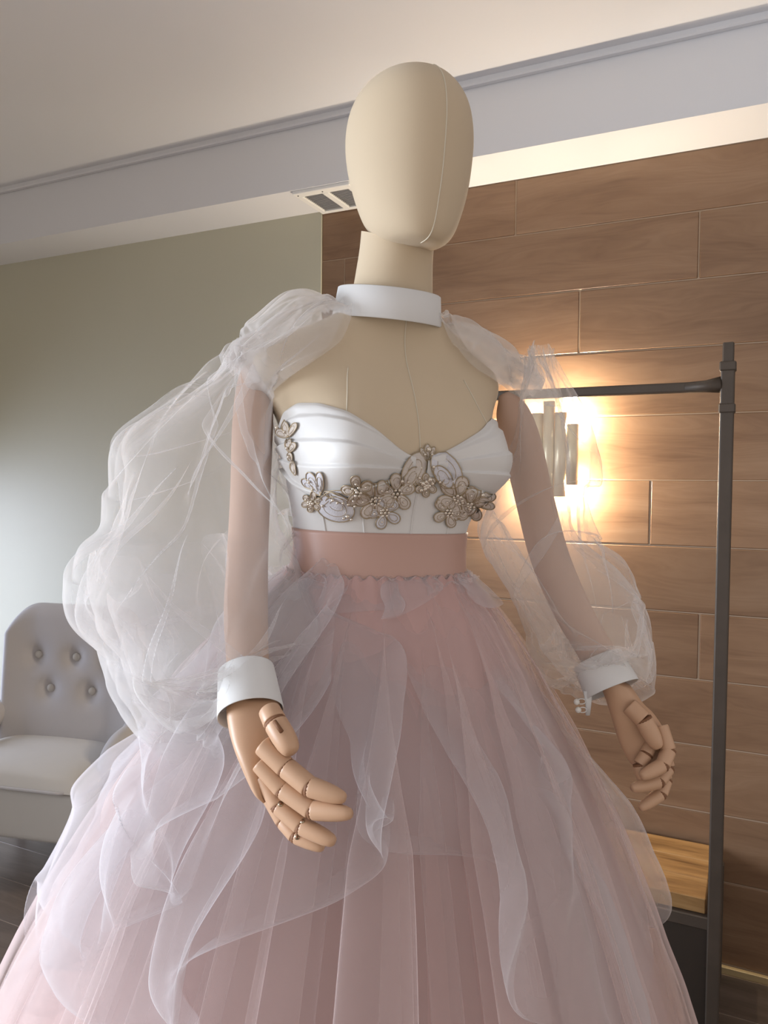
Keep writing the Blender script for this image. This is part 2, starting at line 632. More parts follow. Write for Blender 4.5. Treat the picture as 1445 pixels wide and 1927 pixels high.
for d0, d1, z0, z1 in ((WIN_D0, WIN_D0 + .06, WIN_Z0, WIN_Z1), (WIN_D1 - .06, WIN_D1, WIN_Z0, WIN_Z1),
                       (WIN_D0, WIN_D1, WIN_Z0, WIN_Z0 + .06), (WIN_D0, WIN_D1, WIN_Z1 - .06, WIN_Z1)):
    wbox('window_frame', S_CORNER - 0.10, S_CORNER - 0.04, d0, d1, z0, z1, M_WHITE, win)

fill_opening = thing('fill_opening_1', wp(S_CORNER, (FILL_D0 + FILL_D1) / 2, 0), 'white framed opening added for the cool fill light', 'fill_opening')  # out-of-view opening, added only to carry the corner fill light
del fill_opening['category']
fill_opening['kind'] = 'structure'
for d0, d1, z0, z1 in ((FILL_D0, FILL_D0 + .05, 0, FILL_Z1), (FILL_D1 - .05, FILL_D1, 0, FILL_Z1), (FILL_D0, FILL_D1, 0, .1), (FILL_D0, FILL_D1, FILL_Z1 - .06, FILL_Z1)):
    wbox('fill_frame', S_CORNER - 0.10, S_CORNER - 0.04, d0, d1, z0, z1, M_WHITE, fill_opening)

# ------------------------------------------------------------------ air vent in the soffit
vs0, _ = wall_hit(607, 403)
vL, vR = vs0 + 0.004, vs0 + 0.225
vent = thing('air_vent', wp((vL + vR) / 2, 0.11, Z_SOF), 'white ceiling air vent with two grey grilles set in soffit', 'vent')
zt, zb = Z_SOF + 0.001, Z_SOF - 0.012
for a, b, d0, d1 in ((vL, vL + .022, .0262, .1798), (vR - .022, vR, .0262, .1798), (vL, vR, .006, .026), (vL, vR, .180, .214),
                     ((vL + vR) / 2 - .012, (vL + vR) / 2 + .012, .0262, .1798)):
    wbox('vent_frame', a, b, d0, d1, zb, zt, M_WHITE, vent, bevel=0.002)
for a, b in ((vL + .022, (vL + vR) / 2 - .012), ((vL + vR) / 2 + .012, vR - .022)):
    g = wbox('grille', a, b, .026, .180, Z_SOF - 0.004, zt, M_GRILLE, vent)
    bm = bmesh.new()
    nsl = 14
    for k in range(nsl):
        d = .026 + (.154) * (k + .5) / nsl
        bm_box(bm, wp((a + b) / 2, d, Z_SOF - 0.0055), (b - a, 0.003, 0.003), WROT)
    obj('louvre', bm, simple('louvre_grey', (0.34, 0.335, 0.335), 0.6), g, smooth=False, kind='stuff')
M_SCREW = simple('screw_dark', (0.08, 0.08, 0.08), 0.5)
for a in (vL + .014, (vL + vR) / 2):
    bm = bmesh.new()
    bm_sphere(bm, wp(a, .198, zb), 0.0028, 8)
    obj('screw', bm, M_SCREW, vent)

# ------------------------------------------------------------------ wall sconce
ss, sz = wall_hit(1032, 856, 0.064)
sconce = thing('wall_sconce', wp(ss, 0, sz - 0.15), 'brass wall sconce of five staggered tubes glowing on wood wall', 'lamp')
wbox('back_plate', ss - 0.045, ss + 0.045, 0.004, 0.022, sz - 0.07, sz + 0.07, M_BRASS_D, sconce, bevel=0.003)
wbox('bracket', ss - 0.075, ss + 0.075, 0.020, 0.046, sz - 0.03, sz + 0.03, M_BRASS_D, sconce, bevel=0.003)
TR = 0.0185
for k, h in zip((-2, -1, 0, 1, 2), (0.095, 0.132, 0.168, 0.132, 0.095)):
    c = wp(ss + k * 0.0372, 0.064, sz)
    bm = bmesh.new()
    seg = 28
    prof = [(TR, -h), (TR, h), (TR - 0.0018, h), (TR - 0.0018, -h)]
    rg = [[bm.verts.new(c + Vector((r * math.cos(2 * PI * j / seg), r * math.sin(2 * PI * j / seg), z))) for j in range(seg)] for r, z in prof]
    for a, b in ((0, 1), (1, 2), (2, 3), (3, 0)):
        for j in range(seg):
            bm.faces.new((rg[a][j], rg[a][(j + 1) % seg], rg[b][(j + 1) % seg], rg[b][j]))
    obj('tube', bm, M_BRASS, sconce)
for sg in (1, -1):
    for ks in (-0.058, 0.058):
        base = wp(ss + ks, 0.026, sz + sg * 0.055)
        tube('lamp_bulb', [base, base + Vector((0, 0, sg * 0.008)), base + Vector((0, 0, sg * 0.030)), base + Vector((0, 0, sg * 0.034))],
             [0.008, 0.010, 0.010, 0.003], M_BULB, sconce, seg=12)
        ld = bpy.data.lights.new('sconce_light', 'POINT')
        ld.energy = 15
        ld.color = (1.0, 0.86, 0.66)
        ld.shadow_soft_size = 0.012
        lo = bpy.data.objects.new('sconce_light', ld)
        COL.objects.link(lo)
        lo.location = base + Vector((0, 0, sg * 0.055))
        lo.parent = sconce
        lo.matrix_parent_inverse = sconce.matrix_world.inverted()

# ------------------------------------------------------------------ garment rack with wooden shelf
rp = P(1371, 645, 1.95)
rs, rd = (rp - W0).dot(WD), (rp - W0).dot(WN)
rack = thing('garment_rack', wp(rs - 0.6, rd, 0), 'dark metal garment rack with wooden bottom shelf against wood wall', 'rack')
RH = rp.z
for q in (0, -1.25):
    po = wbox('post', rs + q - 0.0165, rs + q + 0.0165, rd - 0.0165, rd + 0.0165, 0.0, RH - 0.05, M_RACK, rack, bevel=0.004, seg=2)
    wbox('post_cap', rs + q - 0.0135, rs + q + 0.0135, rd - 0.0135, rd + 0.0135, RH - 0.052, RH, M_RACK, po, bevel=0.003)
    for zc in (RH - 0.06, RH - 0.165):
        wbox('collar', rs + q - 0.0195, rs + q + 0.0195, rd - 0.0195, rd + 0.0195, zc - 0.012, zc + 0.012, M_RACK, po, bevel=0.003)
_, _rz = (0, P(1360, 726, 1.95).z)
rl = wbox('rail', rs - 1.25, rs, rd - 0.011, rd + 0.011, _rz - 0.013, _rz + 0.013, M_RACK, rack, bevel=0.005, seg=2)
bm = bmesh.new()
bm_tube(bm, [wp(rs - 0.10, rd, _rz), wp(rs - 0.05, rd, _rz + 0.001), wp(rs - 0.015, rd, _rz + 0.004)], [0.0135, 0.0155, 0.021], 12)
obj('rail_socket', bm, M_RACK, rl)
shz = P(1347, 1697, (wp(rs, rd, 0)).y).z
for k in range(3):
    d0 = 0.02 + k * (rd - 0.02) / 3
    d1 = d0 + (rd - 0.02) / 3 - 0.002
    c = wp(rs - 0.625 - 0.02, (d0 + d1) / 2, shz - 0.02)
    bm = bmesh.new()
    bm_box(bm, (0, 0, 0), (1.25 - 0.004, d1 - d0, 0.04), bevel=0.002, seg=1)
    o = obj('shelf_board', bm, M_SHELF, None, smooth=False)
    o.matrix_world = Matrix.Translation(c) @ WROT.to_4x4()
    o.parent = rack
    o.matrix_parent_inverse = rack.matrix_world.inverted()
wbox('shelf_bar', rs - 1.25, rs, rd - 0.012, rd + 0.012, shz - 0.075, shz - 0.041, M_RACK, rack, bevel=0.003)
M_PANEL = simple('dark_base_panel', (0.030, 0.021, 0.015), 0.55)
wbox('base_panel', rs - 1.235, rs - 0.015, rd - 0.010, rd + 0.004, 0.004, shz - 0.074, M_PANEL, rack, bevel=0.002)
wbox('shelf_bar', rs - 1.25, rs, 0.02, 0.04, shz - 0.075, shz - 0.041, M_RACK, rack, bevel=0.003)
for q in (0, -1.25):
    wbox('post', rs + q - 0.0125, rs + q + 0.0125, 0.018, 0.043, 0, shz - 0.041, M_RACK, rack, bevel=0.003)

# ------------------------------------------------------------------ tufted armchair
CH = Vector((-1.285, 2.955, 0))
chair = thing('tufted_armchair', CH, 'grey button tufted armchair with dark legs beside the green wall', 'armchair')
crot = Matrix.Rotation(math.radians(-13), 3, 'Z')


def cw(x, y, z):
    return CH + crot @ Vector((x, y, z))


def cbox(name, c, size, mat, parent, bevel, seg=4, tilt=0.0):
    bm = bmesh.new()
    r3 = crot @ Matrix.Rotation(tilt, 3, 'X')
    bm_box(bm, (0, 0, 0), size, r3, bevel, seg)
    bmesh.ops.translate(bm, vec=cw(*c), verts=bm.verts)
    return obj(name, bm, mat, parent, smooth=True)


cbox('seat_base', (0, -0.02, 0.265), (0.62, 0.46, 0.20), M_CHAIRSEAT, chair, 0.03)
# domed seat cushion
nu, nv = 40, 30
uu, vv = np.meshgrid(np.linspace(-1, 1, nu), np.linspace(-1, 1, nv))
rim = (1 - np.abs(uu) ** 6) * (1 - np.abs(vv) ** 6)
zz = 0.362 + 0.055 * np.clip(rim, 0, 1) ** 0.4 + 0.015 * (1 - uu ** 2) * (1 - vv ** 2)
G = np.array([[cw(uu[i, j] * 0.312, -0.03 + vv[i, j] * 0.235, zz[i, j]) for j in range(nu)] for i in range(nv)])
sc_ = obj('seat_cushion', grid_mesh('seat_cushion', G), M_CHAIRSEAT, chair)
loop = [cw(0.314 * max(-1, min(1, 1.25 * math.cos(a))), -0.03 + 0.238 * max(-1, min(1, 1.25 * math.sin(a))), 0.363) for a in np.linspace(0, 2 * PI, 60, endpoint=False)]
bm = bmesh.new()
bm_loop(bm, loop, 0.006, 8)
obj('piping', bm, M_CHAIR, sc_)
# backrest, curved and leaning, dimpled where the buttons sit
BT = [(x, z) for z, xs in ((0.735, (-0.175, 0.0, 0.175)), (0.605, (-0.105, 0.085))) for x in xs if abs(x) < 0.3]


def back_pt(x, z, front=True):
    t = (z - 0.38) / 0.54
    y = 0.13 + 0.07 * t - 0.8 * max(0.0, abs(x) - 0.18) ** 1.6
    th = 0.085 * (1 - 0.25 * t)
    if front:
        dd = 0
        for bx, bz in BT:
            dd += 0.024 * math.exp(-((x - bx) ** 2 + (z - bz) ** 2) / (2 * 0.028 ** 2)) + 0.010 * math.exp(-((x - bx) ** 2 + (z - bz) ** 2) / (2 * 0.06 ** 2))
        return y - th / 2 + dd
    return y + th / 2


nu, nv = 90, 70
front, back = [], []
for i in range(nv):
    t = i / (nv - 1)
    fr, bk = [], []
    for j in range(nu):
        u = -1 + 2 * j / (nu - 1)
        ztop = 0.945 - 0.13 * max(0, (abs(u) - 0.50) / 0.5) ** 3
        z = 0.34 + (ztop - 0.34) * t
        hw = 0.305 + 0.015 * t
        x = u * hw
        edge = min(1.0, (1 - abs(u)) / 0.10, (1 - t) / 0.10 if t > 0.5 else 1)
        puff = math.sqrt(max(0.0, 1 - (1 - edge) ** 2))
        yf, yb = back_pt(x, z), back_pt(x, z, False)
        ym = (yf + yb) / 2
        fr.append(cw(x, ym + (yf - ym) * puff, z))
        bk.append(cw(x, ym + (yb - ym) * puff, z))
    front.append(fr)
    back.append(bk)
G = np.concatenate([np.array(front), np.array(back)[::-1]], 0)
bk_o = obj('backrest', grid_mesh('backrest', G), M_CHAIR, chair)
for bx, bz in BT:
    bm = bmesh.new()
    y = back_pt(bx, bz)
    bm_sphere(bm, cw(bx, y - 0.005, bz), 0.0165, 14, Matrix.Diagonal((1, 0.55, 1)))
    obj('button', bm, M_CHAIRSEAT, bk_o)
for sx in (-1, 1):
    pth = [cw(sx * 0.305, -0.10, 0.33), cw(sx * 0.312, -0.08, 0.42), cw(sx * 0.315, -0.02, 0.465), cw(sx * 0.316, 0.06, 0.485), cw(sx * 0.305, 0.12, 0.53)]
    tube('armrest', bezier([list(p) for p in pth], 24), [0.034 + 0.010 * math.sin(PI * k / 23) for k in range(24)], M_CHAIR, chair, seg=16)
for sx in (-1, 1):
    for sy in (-1, 1):
        x0, y0 = sx * 0.235, -0.02 + sy * 0.17
        tube('leg', [cw(x0, y0, 0.170), cw(x0 + sx * 0.035, y0 + sy * 0.02, 0.0)], [0.026, 0.017], M_LEG, chair, seg=12)

# ------------------------------------------------------------------ mannequin frame of reference
MY = math.radians(24)
LEAN = math.radians(1.6)
MO = Vector((-0.006, 1.05, 0))
Z_WAIST = 1.35
_mz = Matrix.Rotation(MY, 3, 'Z')
_ml = Matrix.Rotation(LEAN, 3, 'Y')


def ml_np(L):
    """local mannequin coordinates (x = its left, -y = front) -> world, for arrays"""
    L = np.asarray(L, dtype=float)
    q = L.copy()
    q[..., 2] -= Z_WAIST
    A = np.array(_mz @ _ml)
    w = q @ A.T
    w[..., 0] += MO.x
    w[..., 1] += MO.y
    w[..., 2] += Z_WAIST
    return w


def ml(x, y, z):
    return Vector(ml_np(np.array([x, y, z])))


# torso profile: z, half width, half depth, centre y
TP = np.array([
    (1.14, 0.168, 0.125, 0.010), (1.20, 0.162, 0.120, 0.008), (1.27, 0.138, 0.108, 0.004), (1.325, 0.117, 0.094, 0.0), (1.36, 0.113, 0.090, -0.001),
    (1.40, 0.117, 0.092, 0.0), (1.44, 0.126, 0.098, 0.0), (1.48, 0.134, 0.102, 0.0), (1.52, 0.142, 0.103, 0.004),
    (1.555, 0.163, 0.099, 0.010), (1.58, 0.178, 0.090, 0.014), (1.60, 0.180, 0.080, 0.016), (1.617, 0.166, 0.072, 0.014),
    (1.635, 0.136, 0.066, 0.010), (1.65, 0.104, 0.062, 0.004), (1.664, 0.076, 0.058, -0.004), (1.68, 0.060, 0.054, -0.010),
    (1.70, 0.052, 0.050, -0.014), (1.72, 0.049, 0.049, -0.017), (1.75, 0.050, 0.050, -0.022), (1.79, 0.052, 0.052, -0.027)])
_zd = np.linspace(TP[0, 0], TP[-1, 0], 700)
_ker = np.exp(-0.5 * (np.arange(-24, 25) / 9.0) ** 2)
_ker /= _ker.sum()
_tab = []
for c in (1, 2, 3):
    v = np.interp(_zd, TP[:, 0], TP[:, c])
    vp = np.concatenate([np.full(24, v[0]), v, np.full(24, v[-1])])
    _tab.append(np.convolve(vp, _ker, 'valid'))


def torso(th, z, off=0.0):
    """local surface point(s); th 0 = front, + towards the mannequin's left"""
    th, z = np.broadcast_arrays(np.asarray(th, float), np.asarray(z, float))
    a = np.interp(z, _zd, _tab[0]) + off
    b = np.interp(z, _zd, _tab[1]) + off
    c = np.interp(z, _zd, _tab[2])
    e = 0.90
    sx, cy = np.sin(th), np.cos(th)
    x = a * np.sign(sx) * np.abs(sx) ** e
    y = -b * np.sign(cy) * np.abs(cy) ** e + c
    fr = np.clip(cy * 1.6 + 0.25, 0, 1)
    for sg in (-1, 1):
        dx, dz = x - sg * 0.077, z - 1.468
        sz_ = np.where(dz > 0, 0.052, 0.034)
        g = np.exp(-0.5 * (dx / 0.040) ** 2 - 0.5 * (dz / sz_) ** 2) * fr
        y = y - 0.048 * g
        x = x + sg * 0.026 * g
    return np.stack([x, y, z], -1)


mq = thing('dress_mannequin', Vector((MO.x, MO.y, 0)), 'linen covered female mannequin with egg shaped faceless head and jointed hands', 'mannequin')
thg = np.linspace(-PI, PI, 128, endpoint=False)
zg = np.linspace(1.145, 1.70, 150)
TT, ZZ = np.meshgrid(thg, zg)
G = ml_np(torso(TT, ZZ))
torso_me = grid_mesh('torso', G, True)
torso_o = obj('torso', torso_me, M_LINEN, mq)
bvh_torso = BVHTree.FromObject(torso_o, bpy.context.evaluated_depsgraph_get())
# chest seams
for th0, z0, z1, dth in ((0.0, 1.48, 1.655, 0.0), (-0.62, 1.50, 1.585, 0.20), (0.62, 1.50, 1.585, -0.20)):
    zs = np.linspace(z0, z1, 30)
    pts = ml_np(torso(th0 + dth * (zs - z0) / (z1 - z0), zs, 0.0004))
    tube('seam', pts, 0.0007, M_SEAM, torso_o, seg=5)

# neck cap and head
NECKC = [(1.665, 0.058, 0.055, -0.008), (1.69, 0.055, 0.053, -0.012), (1.72, 0.0515, 0.050, -0.017), (1.745, 0.049, 0.049, -0.021), (1.765, 0.0485, 0.049, -0.024)]
G = np.array([[(a * math.sin(t), c - b * math.cos(t), z) for t in thg] for z, a, b, c in bezier(NECKC, 24)])
# the top is cut on a slant (lower at the front)
kk = np.clip((G[..., 2] - 1.70) / 0.065, 0, 1)
G[..., 2] += kk * (0.006 + 0.35 * (G[..., 1] + 0.024))
obj('neck', grid_mesh('neck', ml_np(G), True), M_LINEN, mq)

HC = P(771, 307, 1.015)        # centre of the head
HROT = Matrix.Rotation(math.radians(27), 3, 'Z') @ Matrix.Rotation(math.radians(3.5), 3, 'Y') @ Matrix.Rotation(math.radians(-2), 3, 'X')
HPX = 0.0
# profile of the egg: t from chin (0) to crown (1): z, half width, half depth, centre y
HP = [(-0.131, 0.006, 0.006, -0.020), (-0.1285, 0.028, 0.032, -0.020), (-0.122, 0.041, 0.047, -0.018), (-0.108, 0.0525, 0.059, -0.014), (-0.085, 0.0620, 0.070, -0.009), (-0.05, 0.0712, 0.081, -0.004),
      (-0.01, 0.0775, 0.090, 0.002), (0.03, 0.0800, 0.0945, 0.006), (0.065, 0.0770, 0.0915, 0.008), (0.09, 0.0690, 0.082, 0.008),
      (0.11, 0.0555, 0.066, 0.007), (0.121, 0.041, 0.049, 0.006), (0.1275, 0.025, 0.030, 0.005), (0.1295, 0.006, 0.007, 0.005)]
hp = bezier([(z * 0.885, a, b, c) for z, a, b, c in HP], 90)


def head_pt(t, row):
    z, a, b, c = row
    z2 = z + (0.16 * (-c * 0 + b * math.cos(t)) * -1.0 * max(0, -(z + 0.08)) / 0.05 if z < -0.08 else 0)
    return (a * math.sin(t), c - b * math.cos(t), z2)


H = np.array([[head_pt(t, r) for t in thg] for r in hp])
A = np.array(HROT)
Hw = H @ A.T + np.array(HC)
head_me = grid_mesh('head', Hw, True)
bm = bmesh.new()
bm.from_mesh(head_me)
bmesh.ops.holes_fill(bm, edges=[e for e in bm.edges if e.is_boundary])
head_o = obj('head', bm, M_LINEN, mq)
seam = []
for r in hp[3:-16]:
    q = Vector(head_pt(0, (r[0], r[1], r[2] + 0.0003, r[3])))
    seam.append(HROT @ q + HC)
tube('seam', seam, [0.0001] + [0.0008] * (len(seam) - 2) + [0.0001], M_SEAM, head_o, seg=5)

# stand under the skirt
tube('pole', [Vector((MO.x, MO.y, 0.02)), Vector((MO.x, MO.y, 1.16))], 0.018, M_RACK, mq, seg=16)
tube('base_plate', [Vector((MO.x, MO.y, 0)), Vector((MO.x, MO.y, 0.012)), Vector((MO.x, MO.y, 0.016))], [0.18, 0.18, 0.16], M_RACK, mq, seg=40)


# ------------------------------------------------------------------ arms
def limb(name, pts, rad, mat, parent, n=40, seg=24, flat=1.0):
    pth = bezier([list(p) for p in pts], n)
    rr = bezier(np.array(rad)[:, None], n)[:, 0]
    return tube(name, [Vector(p) for p in pth], list(rr), mat, parent, seg=seg, flat=flat)


armL = [P(487, 684, 1.005), P(481, 712, 1.005), P(476, 790, 1.005), P(471, 930, 1.0), P(466, 1045, 0.985), P(463, 1150, 0.915), P(466, 1240, 0.850), P(474, 1318, 0.808)]
limb('arm', armL, [0.009, 0.0215, 0.0262, 0.0258, 0.0262, 0.0262, 0.0235, 0.0235], M_ARM, mq)
armR = [P(948, 742, 1.095), P(962, 772, 1.10), P(981, 832, 1.105), P(1006, 940, 1.11), P(1035, 1050, 1.10), P(1078, 1150, 1.07), P(1115, 1215, 1.05), P(1152, 1282, 1.035)]
limb('arm', armR, [0.008, 0.0225, 0.0275, 0.0275, 0.0275, 0.026, 0.0245, 0.0245], M_ARM, mq)


# ------------------------------------------------------------------ jointed hands
def seg_mesh(bm, p0, p1, r0, r1, seg=18, tip=None, flat=1.0, side=None):
    """one wooden finger segment: slightly bevelled ends, optional wedge tip"""
    p0, p1 = Vector(p0), Vector(p1)
    if tip is None:
        ts = [0.0, 0.03, 0.08, 0.5, 0.92, 0.97, 1.0]
        rs_ = [0.93, 0.98, 1.0, 1.0, 1.0, 0.985, 0.94]
    else:
        ts = [0.0, 0.03, 0.08, 0.45, 0.7, 0.86, 0.95, 1.0]
        rs_ = [0.93, 0.98, 1.0, 0.97, 0.88, 0.74, 0.60, 0.40]
    d = p1 - p0
    pth = [p0 + d * t for t in ts]
    rr = [(r0 + (r1 - r0) * t) * k for t, k in zip(ts, rs_)]
    bm_tube(bm, pth, rr, seg, True, flat)


def finger(parent, pts, rad, gap=0.0007, names='finger_segment'):
    pts = [Vector(p) for p in pts]
    for i in range(len(pts) - 1):
        d = (pts[i + 1] - pts[i]).normalized()
        a = pts[i] + d * (gap if i else 0)
        b = pts[i + 1] - d * (gap if i < len(pts) - 2 else 0)
        bm = bmesh.new()
        seg_mesh(bm, a, b, rad[i], rad[i + 1], tip=True if i == len(pts) - 2 else None)
        obj(names, bm, M_HAND, parent)
        if i:
            # dark joint disc inside the gap
            tube('joint', [pts[i] - d * gap * 2.5, pts[i] + d * gap * 2.5], rad[i] * 0.955, M_JOINT, parent, seg=16)


def palm(rings, n=36, seg=40):
    """rings: (px, py, half width px, Y, depth, slant) -> closed loft"""
    rr = bezier(np.array(rings, dtype=float), n)
    G = []
    for cx, cy, hw, Y, dp, sl in rr:
        row = []
        for t in np.linspace(0, 2 * PI, seg, endpoint=False):
            c, s = math.cos(t), math.sin(t)
            e = 0.92
            x = np.sign(c) * abs(c) ** e
            y = np.sign(s) * abs(s) ** e
            p = P(cx + hw * x, cy + sl * x, Y)
            row.append((p.x, p.y + dp * y, p.z))
        G.append(row)
    me = grid_mesh('hand', np.array(G), True)
    bm = bmesh.new()
    bm.from_mesh(me)
    bmesh.ops.holes_fill(bm, edges=[e for e in bm.edges if e.is_boundary])
    return bm


handL = obj('hand', palm([(478, 1306, 45, 0.8120, 0.0242, 4), (478, 1335, 51, 0.8020, 0.0251, 8), (478, 1372, 47, 0.7900, 0.0260, 6), (477, 1408, 35, 0.7780, 0.0260, 4),
                          (483, 1448, 23, 0.7680, 0.0242, 2), (491, 1482, 13, 0.7600, 0.0205, 0), (499, 1502, 5, 0.7550, 0.0121, 0)]), M_HAND, mq)
finger(handL, [P(506, 1336, 0.7620), P(518, 1360, 0.7500), P(551, 1417, 0.7300)], [0.0110, 0.0119, 0.0130], names='thumb_segment')
finger(handL, [P(494, 1402, 0.7460), P(538, 1444, 0.7350), P(582, 1480, 0.7220), P(650, 1503, 0.7100)], [0.0104, 0.0104, 0.0100, 0.0088])
finger(handL, [P(488, 1436, 0.7460), P(533, 1484, 0.7360), P(588, 1523, 0.7220), P(662, 1532, 0.7060)], [0.0092, 0.0100, 0.0100, 0.0086])
finger(handL, [P(494, 1462, 0.7520), P(524, 1516, 0.7400), P(567, 1554, 0.7280), P(630, 1585, 0.7140)], [0.0086, 0.0088, 0.0088, 0.0087])
finger(handL, [P(502, 1490, 0.7600), P(533, 1545, 0.7480), P(557, 1572, 0.7380), P(609, 1596, 0.7260)], [0.0082, 0.0082, 0.0082, 0.0073])
bpy.context.view_layer.update()
_V, _Fc = [], []
for o in handL.children:
    k = len(_V)
    _V += [o.matrix_world @ v.co for v in o.data.vertices]
    _Fc += [tuple(i + k for i in p.vertices) for p in o.data.polygons]
bvh_hand = BVHTree.FromPolygons(_V, _Fc)
for px, py in ((528, 1513), (569, 1545), (559, 1575)):
    d = ray(px, py).normalized()
    h = bvh_hand.ray_cast(CAM, d)
    if h[0] is not None:
        n = h[1] if h[1].dot(d) < 0 else -h[1]
        tube('joint_pin', [h[0] - n * 0.001, h[0] + n * 0.0006], 0.0026, M_PIN, handL, seg=12)
        tube('pin_hole', [h[0] - n * 0.001, h[0] + n * 0.0008], 0.0015, M_JOINT, handL, seg=10)
q0, q1 = P(516, 1357, 0.7355), P(530, 1377, 0.7275)
tube('thumb_slot', [q0, q1], 0.0022, M_JOINT, handL, seg=8)

handR = obj('hand', palm([(1152, 1278, 34, 1.035, .023, 12), (1172, 1312, 37, 1.030, .022, 10), (1190, 1345, 40, 1.025, .018, -2), (1207, 1385, 42, 1.024, .0145, -12),
                          (1222, 1420, 36, 1.022, .0135, -16), (1230, 1442, 22, 1.021, .011, -14)]), M_HAND, mq)
finger(handR, [P(1184, 1328, 1.008), P(1211, 1354, .998), P(1239, 1408, .990)], [0.0118, 0.0120, 0.0122], names='thumb_segment')
finger(handR, [P(1243, 1366, 1.006), P(1258, 1412, .995), P(1247, 1440, .985), P(1206, 1462, .975)], [0.0098, 0.0098, 0.0096, 0.0090])
finger(handR, [P(1247, 1410, 1.015), P(1256, 1445, 1.004), P(1240, 1470, .994), P(1188, 1484, .985)], [0.0095, 0.0096, 0.0095, 0.0088])
finger(handR, [P(1243, 1432, 1.022), P(1252, 1468, 1.012), P(1243, 1494, 1.003), P(1204, 1522, .994)], [0.0092, 0.0092, 0.0090, 0.0080])
finger(handR, [P(1226, 1398, 1.010), P(1216, 1420, 1.002), P(1203, 1440, .998), P(1211, 1476, .992)], [0.0086, 0.0088, 0.0088, 0.0075])

# ------------------------------------------------------------------ bodice
bod = thing('bustier', ml(0, 0, 1.37), 'white satin sweetheart bustier with pleated cups and beaded lace trim', 'bustier')
tg = np.linspace(-PI, PI, 160, endpoint=False)
zg = np.linspace(1.352, 1.462, 40)
TT, ZZ = np.meshgrid(tg, zg)
body_me = grid_mesh('panel', ml_np(torso(TT, ZZ, 0.0035)), True)
body_o = obj('panel', body_me, M_SATIN, bod)
for th in (-0.95, -0.47, 0.0, 0.42, 0.9):
    zs = np.linspace(1.372, 1.445, 16)
    tube('boning_seam', ml_np(torso(np.full(16, th) * (1 + 0.9 * (zs - 1.372)), zs, 0.0038)), 0.0011, M_SATIN, body_o, seg=6)
CT = np.array([(0.03, 1.476), (0.12, 1.484), (0.30, 1.505), (0.55, 1.527), (0.80, 1.537), (1.05, 1.538), (1.3, 1.530), (1.55, 1.512), (1.8, 1.48)])
CB = np.array([(0.03, 1.452), (0.12, 1.444), (0.30, 1.430), (0.55, 1.420), (0.80, 1.418), (1.05, 1.422), (1.3, 1.432), (1.55, 1.447), (1.8, 1.466)])
cups = []
for sg in (-1, 1):
    u = np.linspace(0.03, 1.66, 150)
    w = np.linspace(0, 1, 110)
    U, W = np.meshgrid(u, w)
    zt = np.interp(U, CT[:, 0], CT[:, 1])
    zb = np.interp(U, CB[:, 0], CB[:, 1])
    ker = np.ones(9) / 9
    zt[:] = np.convolve(np.pad(zt[0], 4, mode='edge'), ker, 'valid')
    zb[:] = np.convolve(np.pad(zb[0], 4, mode='edge'), ker, 'valid')
    Z = zb + (zt - zb) * W
    ph = W * 3.9 + 0.35 * np.sin((U - 0.2) * 1.6) + 0.25
    saw = ph - np.floor(ph)
    drop = np.where(saw < 0.86, saw / 0.86, (1 - saw) / 0.14)
    inside = np.clip(np.minimum((U - 0.03) / 0.25, 1), 0, 1)
    disp = 0.0056 * drop * inside * np.clip((1 - W) / 0.06, 0, 1)
    off = 0.006 + 0.007 * np.sin(PI * np.clip(W, 0, 1)) ** 0.7 * np.sin(PI * np.clip((U - 0.03) / 1.63, 0, 1)) ** 0.5
    # close the rim back onto the form
    rim = np.clip(np.minimum(W / 0.03, (1 - W) / 0.03), 0, 1)
    G = ml_np(torso(sg * U, Z, (off + disp) * (0.3 + 0.7 * rim)))
    cups.append(obj('cup', grid_mesh('cup', G), M_SATIN, bod))


def bvh_of(objs):
    V, Fc = [], []
    for o in objs:
        k = len(V)
        V += [o.matrix_world @ v.co for v in o.data.vertices]
        Fc += [tuple(i + k for i in p.vertices) for p in o.data.polygons]
    return BVHTree.FromPolygons(V, Fc)


bpy.context.view_layer.update()
bvh_b = bvh_of([body_o] + cups + [torso_o])


def surf(px, py, lift=0.0, tree=None):
    d = ray(px, py).normalized()
    h = (tree or bvh_b).ray_cast(CAM, d)
    if h[0] is None:
        return None, None
    n = h[1]
    if n.dot(d) > 0:
        n = -n
    return h[0] + n * lift, n


